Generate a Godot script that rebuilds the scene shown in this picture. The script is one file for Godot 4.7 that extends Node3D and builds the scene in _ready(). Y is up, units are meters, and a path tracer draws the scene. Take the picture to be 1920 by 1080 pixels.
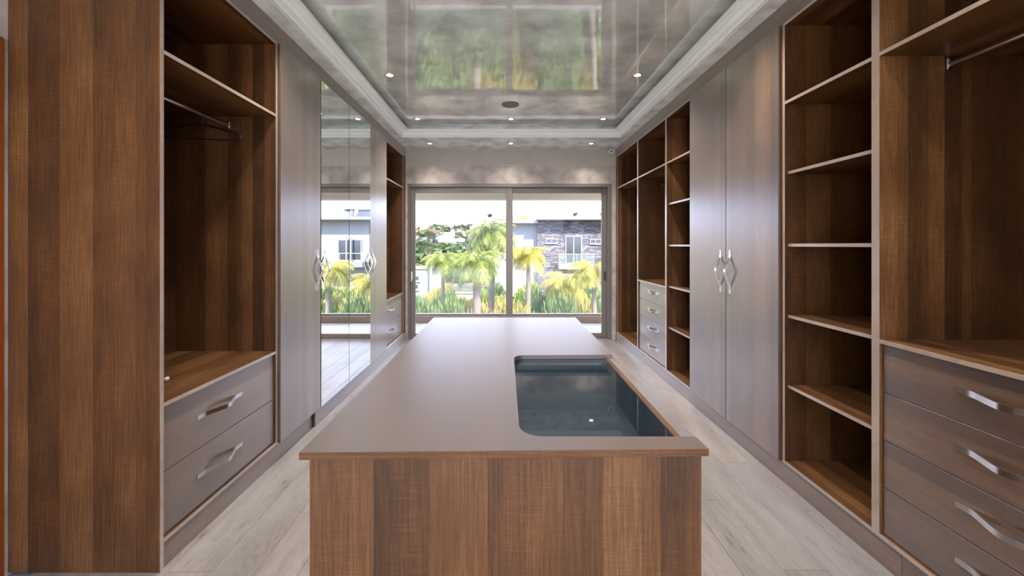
extends Node3D
# A walk-in dressing room with wood-look wardrobes, an island and a sliding window onto a garden.
# x to the right, y up from the floor, the room runs along -z. D below is the distance from the camera along -z.

const XR := 1.672      # front plane of the right-hand wardrobes
const XL := -1.495     # front plane of the left-hand wardrobes
const DEPTH := 0.66    # depth of the wardrobes
const EYE := 1.42
const BACK := 5.80     # inner face of the window wall
const SOFFIT := 2.87
const CEIL := 3.01
const FOCAL := 720.0
const T := 0.018       # board thickness

var rng := RandomNumberGenerator.new()
var used := {}
var M := {}
var handle_mesh: ArrayMesh


func _ready() -> void:
	rng.seed = 7
	camera_and_light()
	materials()
	room()
	window_wall()
	left_run()
	right_run()
	island()
	ceiling_fittings()
	small_things()
	balcony()
	garden_ground()
	neighbour_house()
	far_hill()
	planting()


# ------------------------------------------------------------------ camera, sky, sun

func camera_and_light() -> void:
	var cam := Camera3D.new()
	cam.name = "camera"
	cam.projection = Camera3D.PROJECTION_FRUSTUM
	cam.near = 0.05
	cam.far = 1500.0
	cam.size = 2.0 * cam.near * 540.0 / FOCAL
	cam.frustum_offset = Vector2((960.0 - 946.5) / FOCAL, -(540.0 - 460.0) / FOCAL) * cam.near
	cam.position = Vector3(0, EYE, 0)
	add_child(cam)
	cam.current = true

	var env := Environment.new()
	env.background_mode = Environment.BG_SKY
	var sky := Sky.new()
	var pm := PanoramaSkyMaterial.new()
	pm.panorama = ImageTexture.create_from_image(cloud_panorama())
	sky.sky_material = pm
	env.sky = sky
	env.background_energy_multiplier = 2.35
	env.tonemap_mode = Environment.TONE_MAPPER_LINEAR
	env.tonemap_exposure = 2.65
	env.sdfgi_enabled = true
	env.ssao_enabled = true
	env.ssil_enabled = true
	var we := WorldEnvironment.new()
	we.name = "surroundings"
	we.environment = env
	add_child(we)

	var sun := DirectionalLight3D.new()
	sun.name = "sun"
	sun.light_color = Color(1.0, 0.95, 0.86)
	sun.light_energy = 2.1
	sun.light_angular_distance = 0.6
	sun.shadow_enabled = true
	sun.sky_mode = DirectionalLight3D.SKY_MODE_LIGHT_ONLY
	add_child(sun)
	sun.look_at_from_position(Vector3.ZERO, Vector3(-0.42, -0.64, -0.62), Vector3.UP)


func cloud_panorama() -> Image:
	var w := 512
	var h := 256
	var n := FastNoiseLite.new()
	n.seed = 11
	n.noise_type = FastNoiseLite.TYPE_SIMPLEX_SMOOTH
	n.frequency = 1.0
	n.fractal_octaves = 5
	var im := Image.create(w, h, false, Image.FORMAT_RGBF)
	for y in h:
		var up := (0.5 - (y + 0.5) / h) * PI
		for x in w:
			var a := (x + 0.5) / w * TAU
			var d := Vector3(cos(up) * sin(a), sin(up), cos(up) * cos(a))
			var c := Color(0.32, 0.31, 0.28)
			if up > 0.0:
				var k := n.get_noise_3d(d.x * 2.2, d.y * 9.0, d.z * 2.2)
				var t := clampf(0.55 + k * 1.1, 0.0, 1.0)
				c = Color(0.50, 0.63, 1.0).lerp(Color(0.75, 0.80, 1.0), t)
			im.set_pixel(x, y, c)
	return im


# ------------------------------------------------------------------ naming and nodes

func numbered(called: String) -> String:
	if not used.has(called):
		used[called] = 0
		return called
	used[called] += 1
	return "%s_%03d" % [called, used[called]]


func tag(o: Node3D, label := "", category := "", group := "", kind := "") -> Node3D:
	if label: o.set_meta("label", label)
	if category: o.set_meta("category", category)
	if group: o.set_meta("group", group)
	if kind: o.set_meta("kind", kind)
	return o


func thing(called: String, label: String, category: String, at: Vector3, group := "") -> Node3D:
	var o := Node3D.new()
	o.name = numbered(called)
	o.position = at
	add_child(o)
	tag(o, label, category, group)
	return o


func put(called: String, mesh: Mesh, mat: Material, parent: Node3D, at := Vector3.ZERO) -> MeshInstance3D:
	var o := MeshInstance3D.new()
	o.name = numbered(called) if parent == self else called
	o.mesh = mesh
	o.material_override = mat
	o.position = at
	parent.add_child(o, true)
	return o


func structure(called: String, label: String, at := Vector3.ZERO) -> Node3D:
	var o := Node3D.new()
	o.name = numbered(called)
	o.position = at
	add_child(o)
	tag(o, label, "", "", "structure")
	return o


# world place of a part's parent, all of whose ancestors are unturned
func place(o: Node3D) -> Vector3:
	var p := Vector3.ZERO
	var n: Node = o
	while n is Node3D and n != self:
		p += (n as Node3D).position
		n = n.get_parent()
	return p


# a chamfered board between two world corners; grain is the axis the grain follows
func board(called: String, parent: Node3D, mat: Material, a: Vector3, b: Vector3, grain := 1, c := 0.0012) -> MeshInstance3D:
	var lo := a.min(b)
	var hi := a.max(b)
	var mid := (lo + hi) / 2.0
	return put(called, box_mesh(hi - lo, c, grain), mat, parent, mid - place(parent))


# ------------------------------------------------------------------ meshes

func tri(st: SurfaceTool, a: Vector3, b: Vector3, c: Vector3, n: Vector3, ua := Vector2.ZERO, ub := Vector2.ZERO, uc := Vector2.ZERO) -> void:
	var flip := (c - a).cross(b - a).dot(n) < 0.0
	st.set_normal(n)
	st.set_uv(ua)
	st.add_vertex(a)
	st.set_normal(n)
	st.set_uv(uc if flip else ub)
	st.add_vertex(c if flip else b)
	st.set_normal(n)
	st.set_uv(ub if flip else uc)
	st.add_vertex(b if flip else c)


func quad(st: SurfaceTool, a: Vector3, b: Vector3, c: Vector3, d: Vector3, n: Vector3, uv := [Vector2.ZERO, Vector2.ZERO, Vector2.ZERO, Vector2.ZERO]) -> void:
	tri(st, a, b, c, n, uv[0], uv[1], uv[2])
	tri(st, a, c, d, n, uv[0], uv[2], uv[3])


func start() -> SurfaceTool:
	var st := SurfaceTool.new()
	st.begin(Mesh.PRIMITIVE_TRIANGLES)
	return st


func grain_uv(p: Vector3, axis: int, grain: int, off: Vector2) -> Vector2:
	# one tile of the wood is 1.4 m across the grain and 2.8 m along it
	var rest := [0, 1, 2]
	rest.erase(axis)
	var along: int = grain if grain != axis else rest[1]
	var across: int = rest[0] if rest[1] == along else rest[1]
	return Vector2(p[across] / 1.4 + off.x, p[along] / 2.8 + off.y)


func add_box(st: SurfaceTool, mid: Vector3, size: Vector3, c := 0.0, grain := 1, off := Vector2.ZERO) -> void:
	var h := size / 2.0
	c = minf(c, minf(h.x, minf(h.y, h.z)) * 0.5)
	for axis in 3:
		var u := (axis + 1) % 3
		var v := (axis + 2) % 3
		for s in [-1.0, 1.0]:
			var n := Vector3.ZERO
			n[axis] = s
			var q := []
			for k in [[-1, -1], [1, -1], [1, 1], [-1, 1]]:
				var p := Vector3.ZERO
				p[axis] = s * h[axis]
				p[u] = k[0] * (h[u] - c)
				p[v] = k[1] * (h[v] - c)
				q.append(p)
			var uv := []
			for p in q:
				uv.append(grain_uv(p, axis, grain, off))
			quad(st, q[0] + mid, q[1] + mid, q[2] + mid, q[3] + mid, n, uv)
	if c <= 0.0:
		return
	for axis in 3:  # the twelve chamfers, along each axis
		var u := (axis + 1) % 3
		var v := (axis + 2) % 3
		for su in [-1.0, 1.0]:
			for sv in [-1.0, 1.0]:
				var q := []
				for k in [[-1, 0], [1, 0], [1, 1], [-1, 1]]:
					var p := Vector3.ZERO
					p[axis] = k[0] * (h[axis] - c)
					p[u] = su * (h[u] - (c if k[1] == 0 else 0.0))
					p[v] = sv * (h[v] - (0.0 if k[1] == 0 else c))
					q.append(p)
				var n := Vector3.ZERO
				n[u] = su
				n[v] = sv
				n = n.normalized()
				var uv := []
				for p in q:
					uv.append(grain_uv(p, u, grain, off))
				quad(st, q[0] + mid, q[1] + mid, q[2] + mid, q[3] + mid, n, uv)
	for sx in [-1.0, 1.0]:
		for sy in [-1.0, 1.0]:
			for sz in [-1.0, 1.0]:
				var s := Vector3(sx, sy, sz)
				tri(st, s * (h - Vector3(0, c, c)) + mid, s * (h - Vector3(c, 0, c)) + mid, s * (h - Vector3(c, c, 0)) + mid, s.normalized())


func box_mesh(size: Vector3, c := 0.0012, grain := 1) -> ArrayMesh:
	var st := start()
	var spare := maxf(0.0, 0.97 - size[grain] / 2.8)
	add_box(st, Vector3.ZERO, size, c, grain, Vector2(rng.randf(), 0.5 * size[grain] / 2.8 + 0.01 + spare * rng.randf()))
	return st.commit()


# a solid of revolution about y; profile holds (radius, height) from one end to the other
func lathe(st: SurfaceTool, profile: Array, sides := 24, at := Vector3.ZERO) -> void:
	for k in profile.size() - 1:
		var p: Vector2 = profile[k]
		var q: Vector2 = profile[k + 1]
		var along := q - p
		var out2 := Vector2(along.y, -along.x).normalized()
		for j in sides:
			var a0 := TAU * j / sides
			var a1 := TAU * (j + 1) / sides
			var r0 := Vector3(cos(a0), 0, sin(a0))
			var r1 := Vector3(cos(a1), 0, sin(a1))
			var up := Vector3(0, 1, 0)
			var n0 := r0 * out2.x + up * out2.y
			var n1 := r1 * out2.x + up * out2.y
			var a := at + r0 * p.x + up * p.y
			var b := at + r1 * p.x + up * p.y
			var c := at + r1 * q.x + up * q.y
			var d := at + r0 * q.x + up * q.y
			corner(st, a, n0); corner(st, b, n1); corner(st, c, n1)
			corner(st, a, n0); corner(st, c, n1); corner(st, d, n0)


func corner(st: SurfaceTool, p: Vector3, n: Vector3, uv := Vector2.ZERO) -> void:
	st.set_normal(n)
	st.set_uv(uv)
	st.add_vertex(p)


# a round bar along a line of points, radius per point or one for all
func tube(st: SurfaceTool, pts: Array, radii: Variant, sides := 8, squash := 1.0) -> void:
	var rings := []
	for i in pts.size():
		var dir: Vector3 = (pts[mini(i + 1, pts.size() - 1)] - pts[maxi(i - 1, 0)]).normalized()
		var side := dir.cross(Vector3.UP)
		if side.length() < 0.05:
			side = dir.cross(Vector3.RIGHT)
		side = side.normalized()
		var up := side.cross(dir).normalized()
		var r: float = radii[i] if radii is Array else radii
		var ring := []
		for j in sides:
			var a := TAU * j / sides
			ring.append([pts[i] + side * cos(a) * r * squash + up * sin(a) * r, side * cos(a) + up * sin(a)])
		rings.append(ring)
	for i in rings.size() - 1:
		for j in sides:
			var a = rings[i][j]
			var b = rings[i][(j + 1) % sides]
			var c = rings[i + 1][(j + 1) % sides]
			var d = rings[i + 1][j]
			corner(st, a[0], a[1]); corner(st, b[0], b[1]); corner(st, c[0], c[1])
			corner(st, a[0], a[1]); corner(st, c[0], c[1]); corner(st, d[0], d[1])
	for e in [0, rings.size() - 1]:
		var n: Vector3 = (pts[0] - pts[1]).normalized() if e == 0 else (pts[-1] - pts[-2]).normalized()
		for j in range(1, sides - 1):
			tri(st, rings[e][0][0], rings[e][j][0], rings[e][j + 1][0], n)


# an outline in the x-z plane (a list of Vector2) given a thickness downwards from y = 0
func slab_mesh(outline: PackedVector2Array, thick: float, off := Vector2.ZERO) -> ArrayMesh:
	var st := start()
	var idx := Geometry2D.triangulate_polygon(outline)
	var mid := Vector2.ZERO
	for p in outline:
		mid += p / outline.size()
	for k in range(0, idx.size(), 3):
		var p := []
		for j in 3:
			p.append(outline[idx[k + j]])
		for y in [0.0, -thick]:
			tri(st, Vector3(p[0].x, y, p[0].y), Vector3(p[1].x, y, p[1].y), Vector3(p[2].x, y, p[2].y), Vector3.UP if y == 0.0 else Vector3.DOWN,
				Vector2(p[0].x / 1.4, p[0].y / 2.8) + off, Vector2(p[1].x / 1.4, p[1].y / 2.8) + off, Vector2(p[2].x / 1.4, p[2].y / 2.8) + off)
	var clockwise := Geometry2D.is_polygon_clockwise(outline)
	for k in outline.size():
		var a := outline[k]
		var b := outline[(k + 1) % outline.size()]
		var e := (b - a).normalized()
		var n2 := Vector2(e.y, -e.x) * (-1.0 if clockwise else 1.0)
		var l := a.distance_to(b)
		quad(st, Vector3(a.x, 0, a.y), Vector3(b.x, 0, b.y), Vector3(b.x, -thick, b.y), Vector3(a.x, -thick, a.y), Vector3(n2.x, 0, n2.y),
			[Vector2(0.3, 0) + off, Vector2(0.3, l / 2.8) + off, Vector2(0.3 + thick / 1.4, l / 2.8) + off, Vector2(0.3 + thick / 1.4, 0) + off])
	return st.commit()


# the bowed strap handle: 0.32 m along y, standing out along +x, flat ends on the front
func make_handle() -> ArrayMesh:
	var st := start()
	var n := 40
	var pts := []
	for i in n + 1:
		var t := -0.16 + 0.32 * i / n
		var s := 1.0 - (sqrt(t * t + 0.0004) - 0.02) / 0.088
		s = clampf(s, -0.2, 1.0)
		var foot := maxf(s, 0.0) if s > 0.12 else 0.12 * pow((s + 0.2) / 0.32, 2.0)
		pts.append(Vector2(0.004 + 0.040 * foot, t))
	var w := 0.011
	var th := 0.0038
	for i in n:
		var a: Vector2 = pts[i]
		var b: Vector2 = pts[i + 1]
		var na := ((pts[i + 1] - pts[maxi(i - 1, 0)]) as Vector2).normalized()
		var nb := ((pts[mini(i + 2, n)] - pts[i]) as Vector2).normalized()
		var oa := Vector2(na.y, -na.x)
		var ob := Vector2(nb.y, -nb.x)
		for s in [1.0, -1.0]:
			var p := [a + oa * th * s, b + ob * th * s]
			corner(st, Vector3(p[0].x, p[0].y, -w), Vector3(oa.x, oa.y, 0) * s); corner(st, Vector3(p[0].x, p[0].y, w), Vector3(oa.x, oa.y, 0) * s); corner(st, Vector3(p[1].x, p[1].y, w), Vector3(ob.x, ob.y, 0) * s)
			corner(st, Vector3(p[0].x, p[0].y, -w), Vector3(oa.x, oa.y, 0) * s); corner(st, Vector3(p[1].x, p[1].y, w), Vector3(ob.x, ob.y, 0) * s); corner(st, Vector3(p[1].x, p[1].y, -w), Vector3(ob.x, ob.y, 0) * s)
			var q0 := a + oa * th
			var q1 := a - oa * th
			var q2 := b - ob * th
			var q3 := b + ob * th
			quad(st, Vector3(q0.x, q0.y, w * s), Vector3(q1.x, q1.y, w * s), Vector3(q2.x, q2.y, w * s), Vector3(q3.x, q3.y, w * s), Vector3(0, 0, s))
	for e in [0, n]:
		var p: Vector2 = pts[e]
		quad(st, Vector3(p.x - th, p.y, -w), Vector3(p.x + th, p.y, -w), Vector3(p.x + th, p.y, w), Vector3(p.x - th, p.y, w), Vector3(0, -1 if e == 0 else 1, 0))
	return st.commit()


# ------------------------------------------------------------------ materials

func noise_bytes(w: int, h: int, fx: float, fw: int, fh: int, sd: int, octaves := 3, kind := FastNoiseLite.TYPE_SIMPLEX_SMOOTH) -> PackedByteArray:
	# noise of fw x fh cells blown up to w x h: stretched when the two differ in shape
	var n := FastNoiseLite.new()
	n.seed = sd
	n.noise_type = kind
	n.frequency = fx
	n.fractal_octaves = octaves
	var im := n.get_seamless_image(fw, fh)
	im.convert(Image.FORMAT_L8)
	if fw != w or fh != h:
		im.resize(w, h, Image.INTERPOLATE_CUBIC)
	return im.get_data()


func lut(stops: Array) -> PackedByteArray:
	var g := Gradient.new()
	g.offsets = PackedFloat32Array()
	g.colors = PackedColorArray()
	var offs := PackedFloat32Array()
	var cols := PackedColorArray()
	for s in stops:
		offs.append(s[0])
		cols.append(Color8(s[1], s[2], s[3]))
	g.offsets = offs
	g.colors = cols
	var out := PackedByteArray()
	for k in 256:
		var c := g.sample(k / 255.0)
		out.append(c.r8)
		out.append(c.g8)
		out.append(c.b8)
	return out


func wood_images() -> Array:
	# wood-look laminate: vertical strips of differing tone, fine grain and short saw marks across
	var w := 1024
	var h := 2048
	var grain := noise_bytes(w, h, 0.16, w, 64, 3, 4)
	var fine := noise_bytes(w, h, 0.45, w, 160, 4, 2)
	var saw := noise_bytes(w, h, 0.30, 40, h, 5, 3)
	var blot := noise_bytes(w, h, 0.05, 96, 96, 6, 4)
	var r := RandomNumberGenerator.new()
	r.seed = 21
	var tone := PackedFloat32Array()
	var mark := PackedFloat32Array()
	tone.resize(w)
	mark.resize(w)
	var x := 0
	while x < w:
		var wide := r.randi_range(22, 74)
		var t := r.randf_range(-0.17, 0.17)
		var m := r.randf_range(0.10, 0.52)
		var lean := r.randf_range(-0.07, 0.07)
		for k in wide:
			if x + k < w:
				tone[x + k] = t + lean * (float(k) / wide - 0.5) - (0.05 if k < 2 else 0.0)
				mark[x + k] = m
		x += wide
	var ramp := lut([[0.0, 32, 18, 7], [0.3, 64, 40, 20], [0.55, 90, 58, 30], [0.8, 121, 84, 50], [1.0, 166, 128, 89]])
	var data := PackedByteArray()
	data.resize(w * h * 3)
	var calm := data.duplicate()   # the quieter print of the island's top
	var relief := PackedByteArray()
	relief.resize(w * h)
	var i := 0
	for yy in h:
		for xx in w:
			var s := saw[i] / 255.0 - 0.54
			if s < 0.0:
				s *= 0.4
			var b := blot[i] / 255.0
			var v := 0.5 + tone[xx] + (grain[i] - 128) * 0.0011 + (fine[i] - 128) * 0.0007 + (b - 0.5) * 0.22 + s * mark[xx] * (0.25 + b)
			var k := clampi(int(v * 255.0), 0, 255)
			relief[i] = k
			k *= 3
			var o := i * 3
			data[o] = ramp[k]
			data[o + 1] = ramp[k + 1]
			data[o + 2] = ramp[k + 2]
			k = clampi(int((0.46 + (v - 0.5) * 0.32) * 255.0), 0, 255) * 3
			calm[o] = ramp[k]
			calm[o + 1] = ramp[k + 1]
			calm[o + 2] = ramp[k + 2]
			i += 1
	return [Image.create_from_data(w, h, false, Image.FORMAT_RGB8, data), Image.create_from_data(w, h, false, Image.FORMAT_RGB8, calm), Image.create_from_data(w, h, false, Image.FORMAT_L8, relief)]


func oak_image() -> Image:
	# greige oak: growth lines along v that bend round knots; 0.7 m across, 2.8 m along
	var w := 512
	var h := 2048
	var warp := noise_bytes(w, h, 0.012, 128, 96, 31, 3)
	var fine := noise_bytes(w, h, 0.42, w, 120, 32, 3)
	var blot := noise_bytes(w, h, 0.03, 96, 96, 33, 4)
	var r := RandomNumberGenerator.new()
	r.seed = 5
	var bend := PackedFloat32Array()
	bend.resize(w * h)
	var dark := PackedFloat32Array()
	dark.resize(w * h)
	for k in 26:
		var cx := r.randi_range(0, w - 1)
		var cy := r.randi_range(60, h - 60)
		var rx := r.randf_range(7.0, 15.0)
		var ry := rx * r.randf_range(2.6, 4.5)
		var deep := r.randf_range(0.06, 0.30)
		var power := r.randf_range(2.0, 5.0)
		for dy in range(-int(ry * 3), int(ry * 3) + 1):
			var y := cy + dy
			if y < 0 or y >= h:
				continue
			for dx in range(-int(rx * 3), int(rx * 3) + 1):
				var x := posmod(cx + dx, w)
				var q := (dx * dx) / (rx * rx) + (dy * dy) / (ry * ry)
				bend[y * w + x] += power * exp(-q * 0.7)
				dark[y * w + x] += deep * exp(-q * 5.0)
	var ramp := lut([[0.0, 70, 58, 50], [0.3, 118, 103, 92], [0.6, 152, 138, 126], [1.0, 182, 170, 158]])
	var data := PackedByteArray()
	data.resize(w * h * 3)
	var i := 0
	for y in h:
		for x in w:
			var f := x * 0.075 + warp[i] * 0.045 + bend[i]
			var line := f - floorf(f)
			var v := 0.60 + (fine[i] - 128) * 0.0013 + (blot[i] - 128) * 0.0012 - 0.10 * line * line - dark[i] + bend[i] * -0.012
			var k := clampi(int(v * 255.0), 0, 255) * 3
			var o := i * 3
			data[o] = ramp[k]
			data[o + 1] = ramp[k + 1]
			data[o + 2] = ramp[k + 2]
			i += 1
	return Image.create_from_data(w, h, false, Image.FORMAT_RGB8, data)


func tint_image(size: int, fx: float, octaves: int, sd: int, stops: Array, ridged := false) -> Image:
	var n := FastNoiseLite.new()
	n.seed = sd
	n.frequency = fx
	n.fractal_octaves = octaves
	n.noise_type = FastNoiseLite.TYPE_SIMPLEX_SMOOTH
	if ridged:
		n.fractal_type = FastNoiseLite.FRACTAL_RIDGED
	n.domain_warp_enabled = true
	n.domain_warp_amplitude = 40.0
	n.domain_warp_frequency = fx * 0.8
	var src := n.get_seamless_image(size, size)
	src.convert(Image.FORMAT_L8)
	var b := src.get_data()
	var ramp := lut(stops)
	var data := PackedByteArray()
	data.resize(size * size * 3)
	for i in size * size:
		var k := b[i] * 3
		data[i * 3] = ramp[k]
		data[i * 3 + 1] = ramp[k + 1]
		data[i * 3 + 2] = ramp[k + 2]
	return Image.create_from_data(size, size, false, Image.FORMAT_RGB8, data)


func plain(c: Color, rough := 0.6, metal := 0.0) -> StandardMaterial3D:
	var m := StandardMaterial3D.new()
	m.albedo_color = c
	m.roughness = rough
	m.metallic = metal
	return m


func stucco(c: Color, rough: float, tile: float, relief: float) -> StandardMaterial3D:
	var m := plain(c, rough)
	m.albedo_texture = M.stucco_tint
	m.heightmap_enabled = true
	m.heightmap_texture = M.stucco_relief
	m.heightmap_scale = relief
	m.uv1_triplanar = true
	m.uv1_world_triplanar = true
	m.uv1_triplanar_sharpness = 8.0
	m.uv1_scale = Vector3.ONE / tile
	return m


func leaf(c: Color, through: Color) -> StandardMaterial3D:
	var m := plain(c, 0.55)
	m.backlight_enabled = true
	m.backlight = through
	m.cull_mode = BaseMaterial3D.CULL_DISABLED
	return m


func pane(a: float, c := Color(0.8, 0.9, 0.88)) -> StandardMaterial3D:
	var m := plain(Color(c.r, c.g, c.b, a), 0.0)
	m.transparency = BaseMaterial3D.TRANSPARENCY_ALPHA
	m.metallic_specular = 0.24
	return m


func materials() -> void:
	var wi := wood_images()
	var wood_tex := ImageTexture.create_from_image(wi[0])
	var wood_rel := ImageTexture.create_from_image(wi[2])
	var calm_tex := ImageTexture.create_from_image(wi[1])
	for k in [["wood", 0.48, 0.42], ["wood_door", 0.32, 0.72], ["wood_top", 0.40, 0.707]]:
		var m := plain(Color.WHITE, k[1])
		m.albedo_texture = calm_tex if k[0] == "wood_top" else wood_tex
		m.metallic_specular = k[2]
		m.heightmap_enabled = true
		m.heightmap_texture = wood_rel
		m.heightmap_scale = 0.010
		if k[0] != "wood":
			m.clearcoat_enabled = true
			m.albedo_color = Color(0.90, 0.90, 0.92)
			m.clearcoat = 1.0
			m.clearcoat_roughness = 0.26 if k[0] == "wood_door" else 0.34
			m.rim_enabled = true
			m.rim = 0.5 if k[0] == "wood_door" else 0.15
			m.rim_tint = 0.0
		M[k[0]] = m
	M.edge = M.wood_door.duplicate()
	M.edge.albedo_texture = ImageTexture.create_from_image(tint_image(128, 0.05, 3, 55, [[0.0, 138, 112, 90], [1.0, 178, 154, 132]]))
	M.edge.heightmap_enabled = false
	var oak := ImageTexture.create_from_image(oak_image())
	var tones := [Color(0.87, 0.90, 0.94), Color(0.91, 0.93, 0.96), Color(0.83, 0.86, 0.90), Color(0.90, 0.91, 0.93), Color(0.86, 0.90, 0.96)]
	M.oak = []
	for t in tones:
		var m := plain(t, 0.36)
		m.albedo_texture = oak
		m.metallic_specular = 0.55
		M.oak.append(m)
	M.stucco_tint = ImageTexture.create_from_image(tint_image(512, 0.012, 4, 71, [[0.0, 188, 186, 180], [0.5, 226, 224, 220], [1.0, 252, 251, 249]]))
	M.stucco_relief = ImageTexture.create_from_image(tint_image(1024, 0.006, 5, 72, [[0.0, 0, 0, 0], [1.0, 255, 255, 255]]))
	M.ceiling = stucco(Color(0.97, 1.0, 0.995), 0.05, 2.4, 0.03)
	M.ceiling.metallic = 0.22
	M.ceiling.metallic_specular = 0.7
	M.ceiling.clearcoat_enabled = true
	M.ceiling.clearcoat = 1.0
	M.ceiling.clearcoat_roughness = 0.03
	M.wall = stucco(Color(0.85, 0.81, 0.78), 0.35, 1.6, 0.015)
	M.soffit = stucco(Color(0.95, 0.97, 0.98), 0.22, 1.8, 0.012)
	M.cornice = plain(Color(0.95, 0.97, 0.97), 0.35)
	M.paint = plain(Color(0.82, 0.80, 0.76), 0.7)
	M.aluminium = plain(Color(0.52, 0.49, 0.46), 0.42, 0.35)
	M.aluminium_dark = plain(Color(0.20, 0.19, 0.19), 0.5, 0.2)
	M.pane = pane(0.006)
	M.rail_pane = pane(0.045, Color(0.70, 0.88, 0.86))
	M.island_pane = pane(0.24, Color(0.13, 0.23, 0.29))
	M.island_pane.metallic_specular = 0.5
	M.liner = plain(Color(0.15, 0.18, 0.19), 0.9)
	M.steel = plain(Color(0.80, 0.79, 0.78), 0.24, 1.0)
	M.mirror = plain(Color(0.93, 0.95, 0.95), 0.0, 1.0)
	M.dark_gap = plain(Color(0.05, 0.04, 0.035), 0.8)
	M.black = plain(Color(0.03, 0.03, 0.03), 0.45)
	M.white = plain(Color(0.86, 0.86, 0.85), 0.5)
	M.lens = plain(Color(0.9, 0.9, 0.9), 0.3)
	M.lens.emission_enabled = true
	M.lens.emission = Color(1.0, 0.97, 0.93)
	M.lens.emission_energy_multiplier = 2.2
	M.pale_stone = plain(Color(0.91, 0.90, 0.88), 0.6)
	M.red_wood = plain(Color(0.52, 0.25, 0.09), 0.3)
	M.tile = []
	for c in [Color(0.70, 0.71, 0.74), Color(0.73, 0.735, 0.76), Color(0.68, 0.69, 0.72)]:
		M.tile.append(plain(c, 0.35))
	M.grout = plain(Color(0.5, 0.5, 0.52), 0.8)
	M.kerb = plain(Color(0.50, 0.40, 0.32), 0.6)
	M.render_white = plain(Color(0.53, 0.54, 0.56), 0.8)
	M.beige = plain(Color(0.52, 0.44, 0.37), 0.8)
	var stone := plain(Color.WHITE, 0.85)
	stone.albedo_texture = ImageTexture.create_from_image(stone_image())
	stone.uv1_triplanar = true
	stone.uv1_world_triplanar = true
	stone.uv1_triplanar_sharpness = 8.0
	stone.uv1_scale = Vector3.ONE / 3.0
	M.stone = stone
	M.glass_dark = plain(Color(0.16, 0.18, 0.22), 0.08)
	M.glass_dark.metallic_specular = 0.7
	M.earth = plain(Color.WHITE, 0.95)
	M.earth.albedo_texture = ImageTexture.create_from_image(tint_image(512, 0.02, 5, 81, [[0.0, 80, 68, 48], [0.4, 120, 98, 80], [0.7, 140, 118, 100], [1.0, 156, 136, 118]]))
	M.earth.uv1_triplanar = true
	M.earth.uv1_world_triplanar = true
	M.earth.uv1_scale = Vector3.ONE / 60.0
	M.lawn = plain(Color.WHITE, 0.95)
	M.lawn.albedo_texture = ImageTexture.create_from_image(tint_image(512, 0.03, 5, 82, [[0.0, 66, 70, 38], [0.45, 92, 92, 54], [0.7, 124, 110, 84], [1.0, 146, 132, 110]]))
	M.lawn.uv1_triplanar = true
	M.lawn.uv1_world_triplanar = true
	M.lawn.uv1_scale = Vector3.ONE / 14.0
	M.frond_yellow = leaf(Color(0.57, 0.54, 0.19), Color(0.33, 0.30, 0.05))
	M.frond_green = leaf(Color(0.41, 0.46, 0.16), Color(0.22, 0.26, 0.04))
	M.frond_dark = leaf(Color(0.22, 0.28, 0.13), Color(0.09, 0.12, 0.04))
	M.leaf_grey = leaf(Color(0.33, 0.40, 0.22), Color(0.14, 0.18, 0.07))
	M.leaf_pale = leaf(Color(0.46, 0.52, 0.22), Color(0.21, 0.25, 0.07))
	M.leaf_straw = leaf(Color(0.57, 0.53, 0.29), Color(0.23, 0.21, 0.08))
	M.bark = plain(Color(0.46, 0.42, 0.40), 0.9)
	M.orange = plain(Color(0.86, 0.58, 0.24), 0.6)
	M.grey = plain(Color(0.42, 0.43, 0.45), 0.6)
	M.tank = plain(Color(0.46, 0.47, 0.49), 0.35)
	M.red = plain(Color(0.46, 0.26, 0.22), 0.8)
	handle_mesh = make_handle()


func stone_image() -> Image:
	# split-stone cladding: thin courses of stones of differing length and tone
	var s := 512
	var im := Image.create(s, s, false, Image.FORMAT_RGB8)
	var r := RandomNumberGenerator.new()
	r.seed = 9
	im.fill(Color8(52, 50, 56))
	var y := 0
	while y < s:
		var tall := mini(r.randi_range(9, 20), s - y)
		var x := 0
		while x < s:
			var wide := mini(r.randi_range(24, 90), s - x)
			var v := r.randf_range(0.22, 0.47)
			im.fill_rect(Rect2i(x, y, wide - 1, tall - 2), Color(v * 0.97, v * 0.96, v * 1.05))
			x += wide
		y += tall
	return im


# ------------------------------------------------------------------ the room

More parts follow.
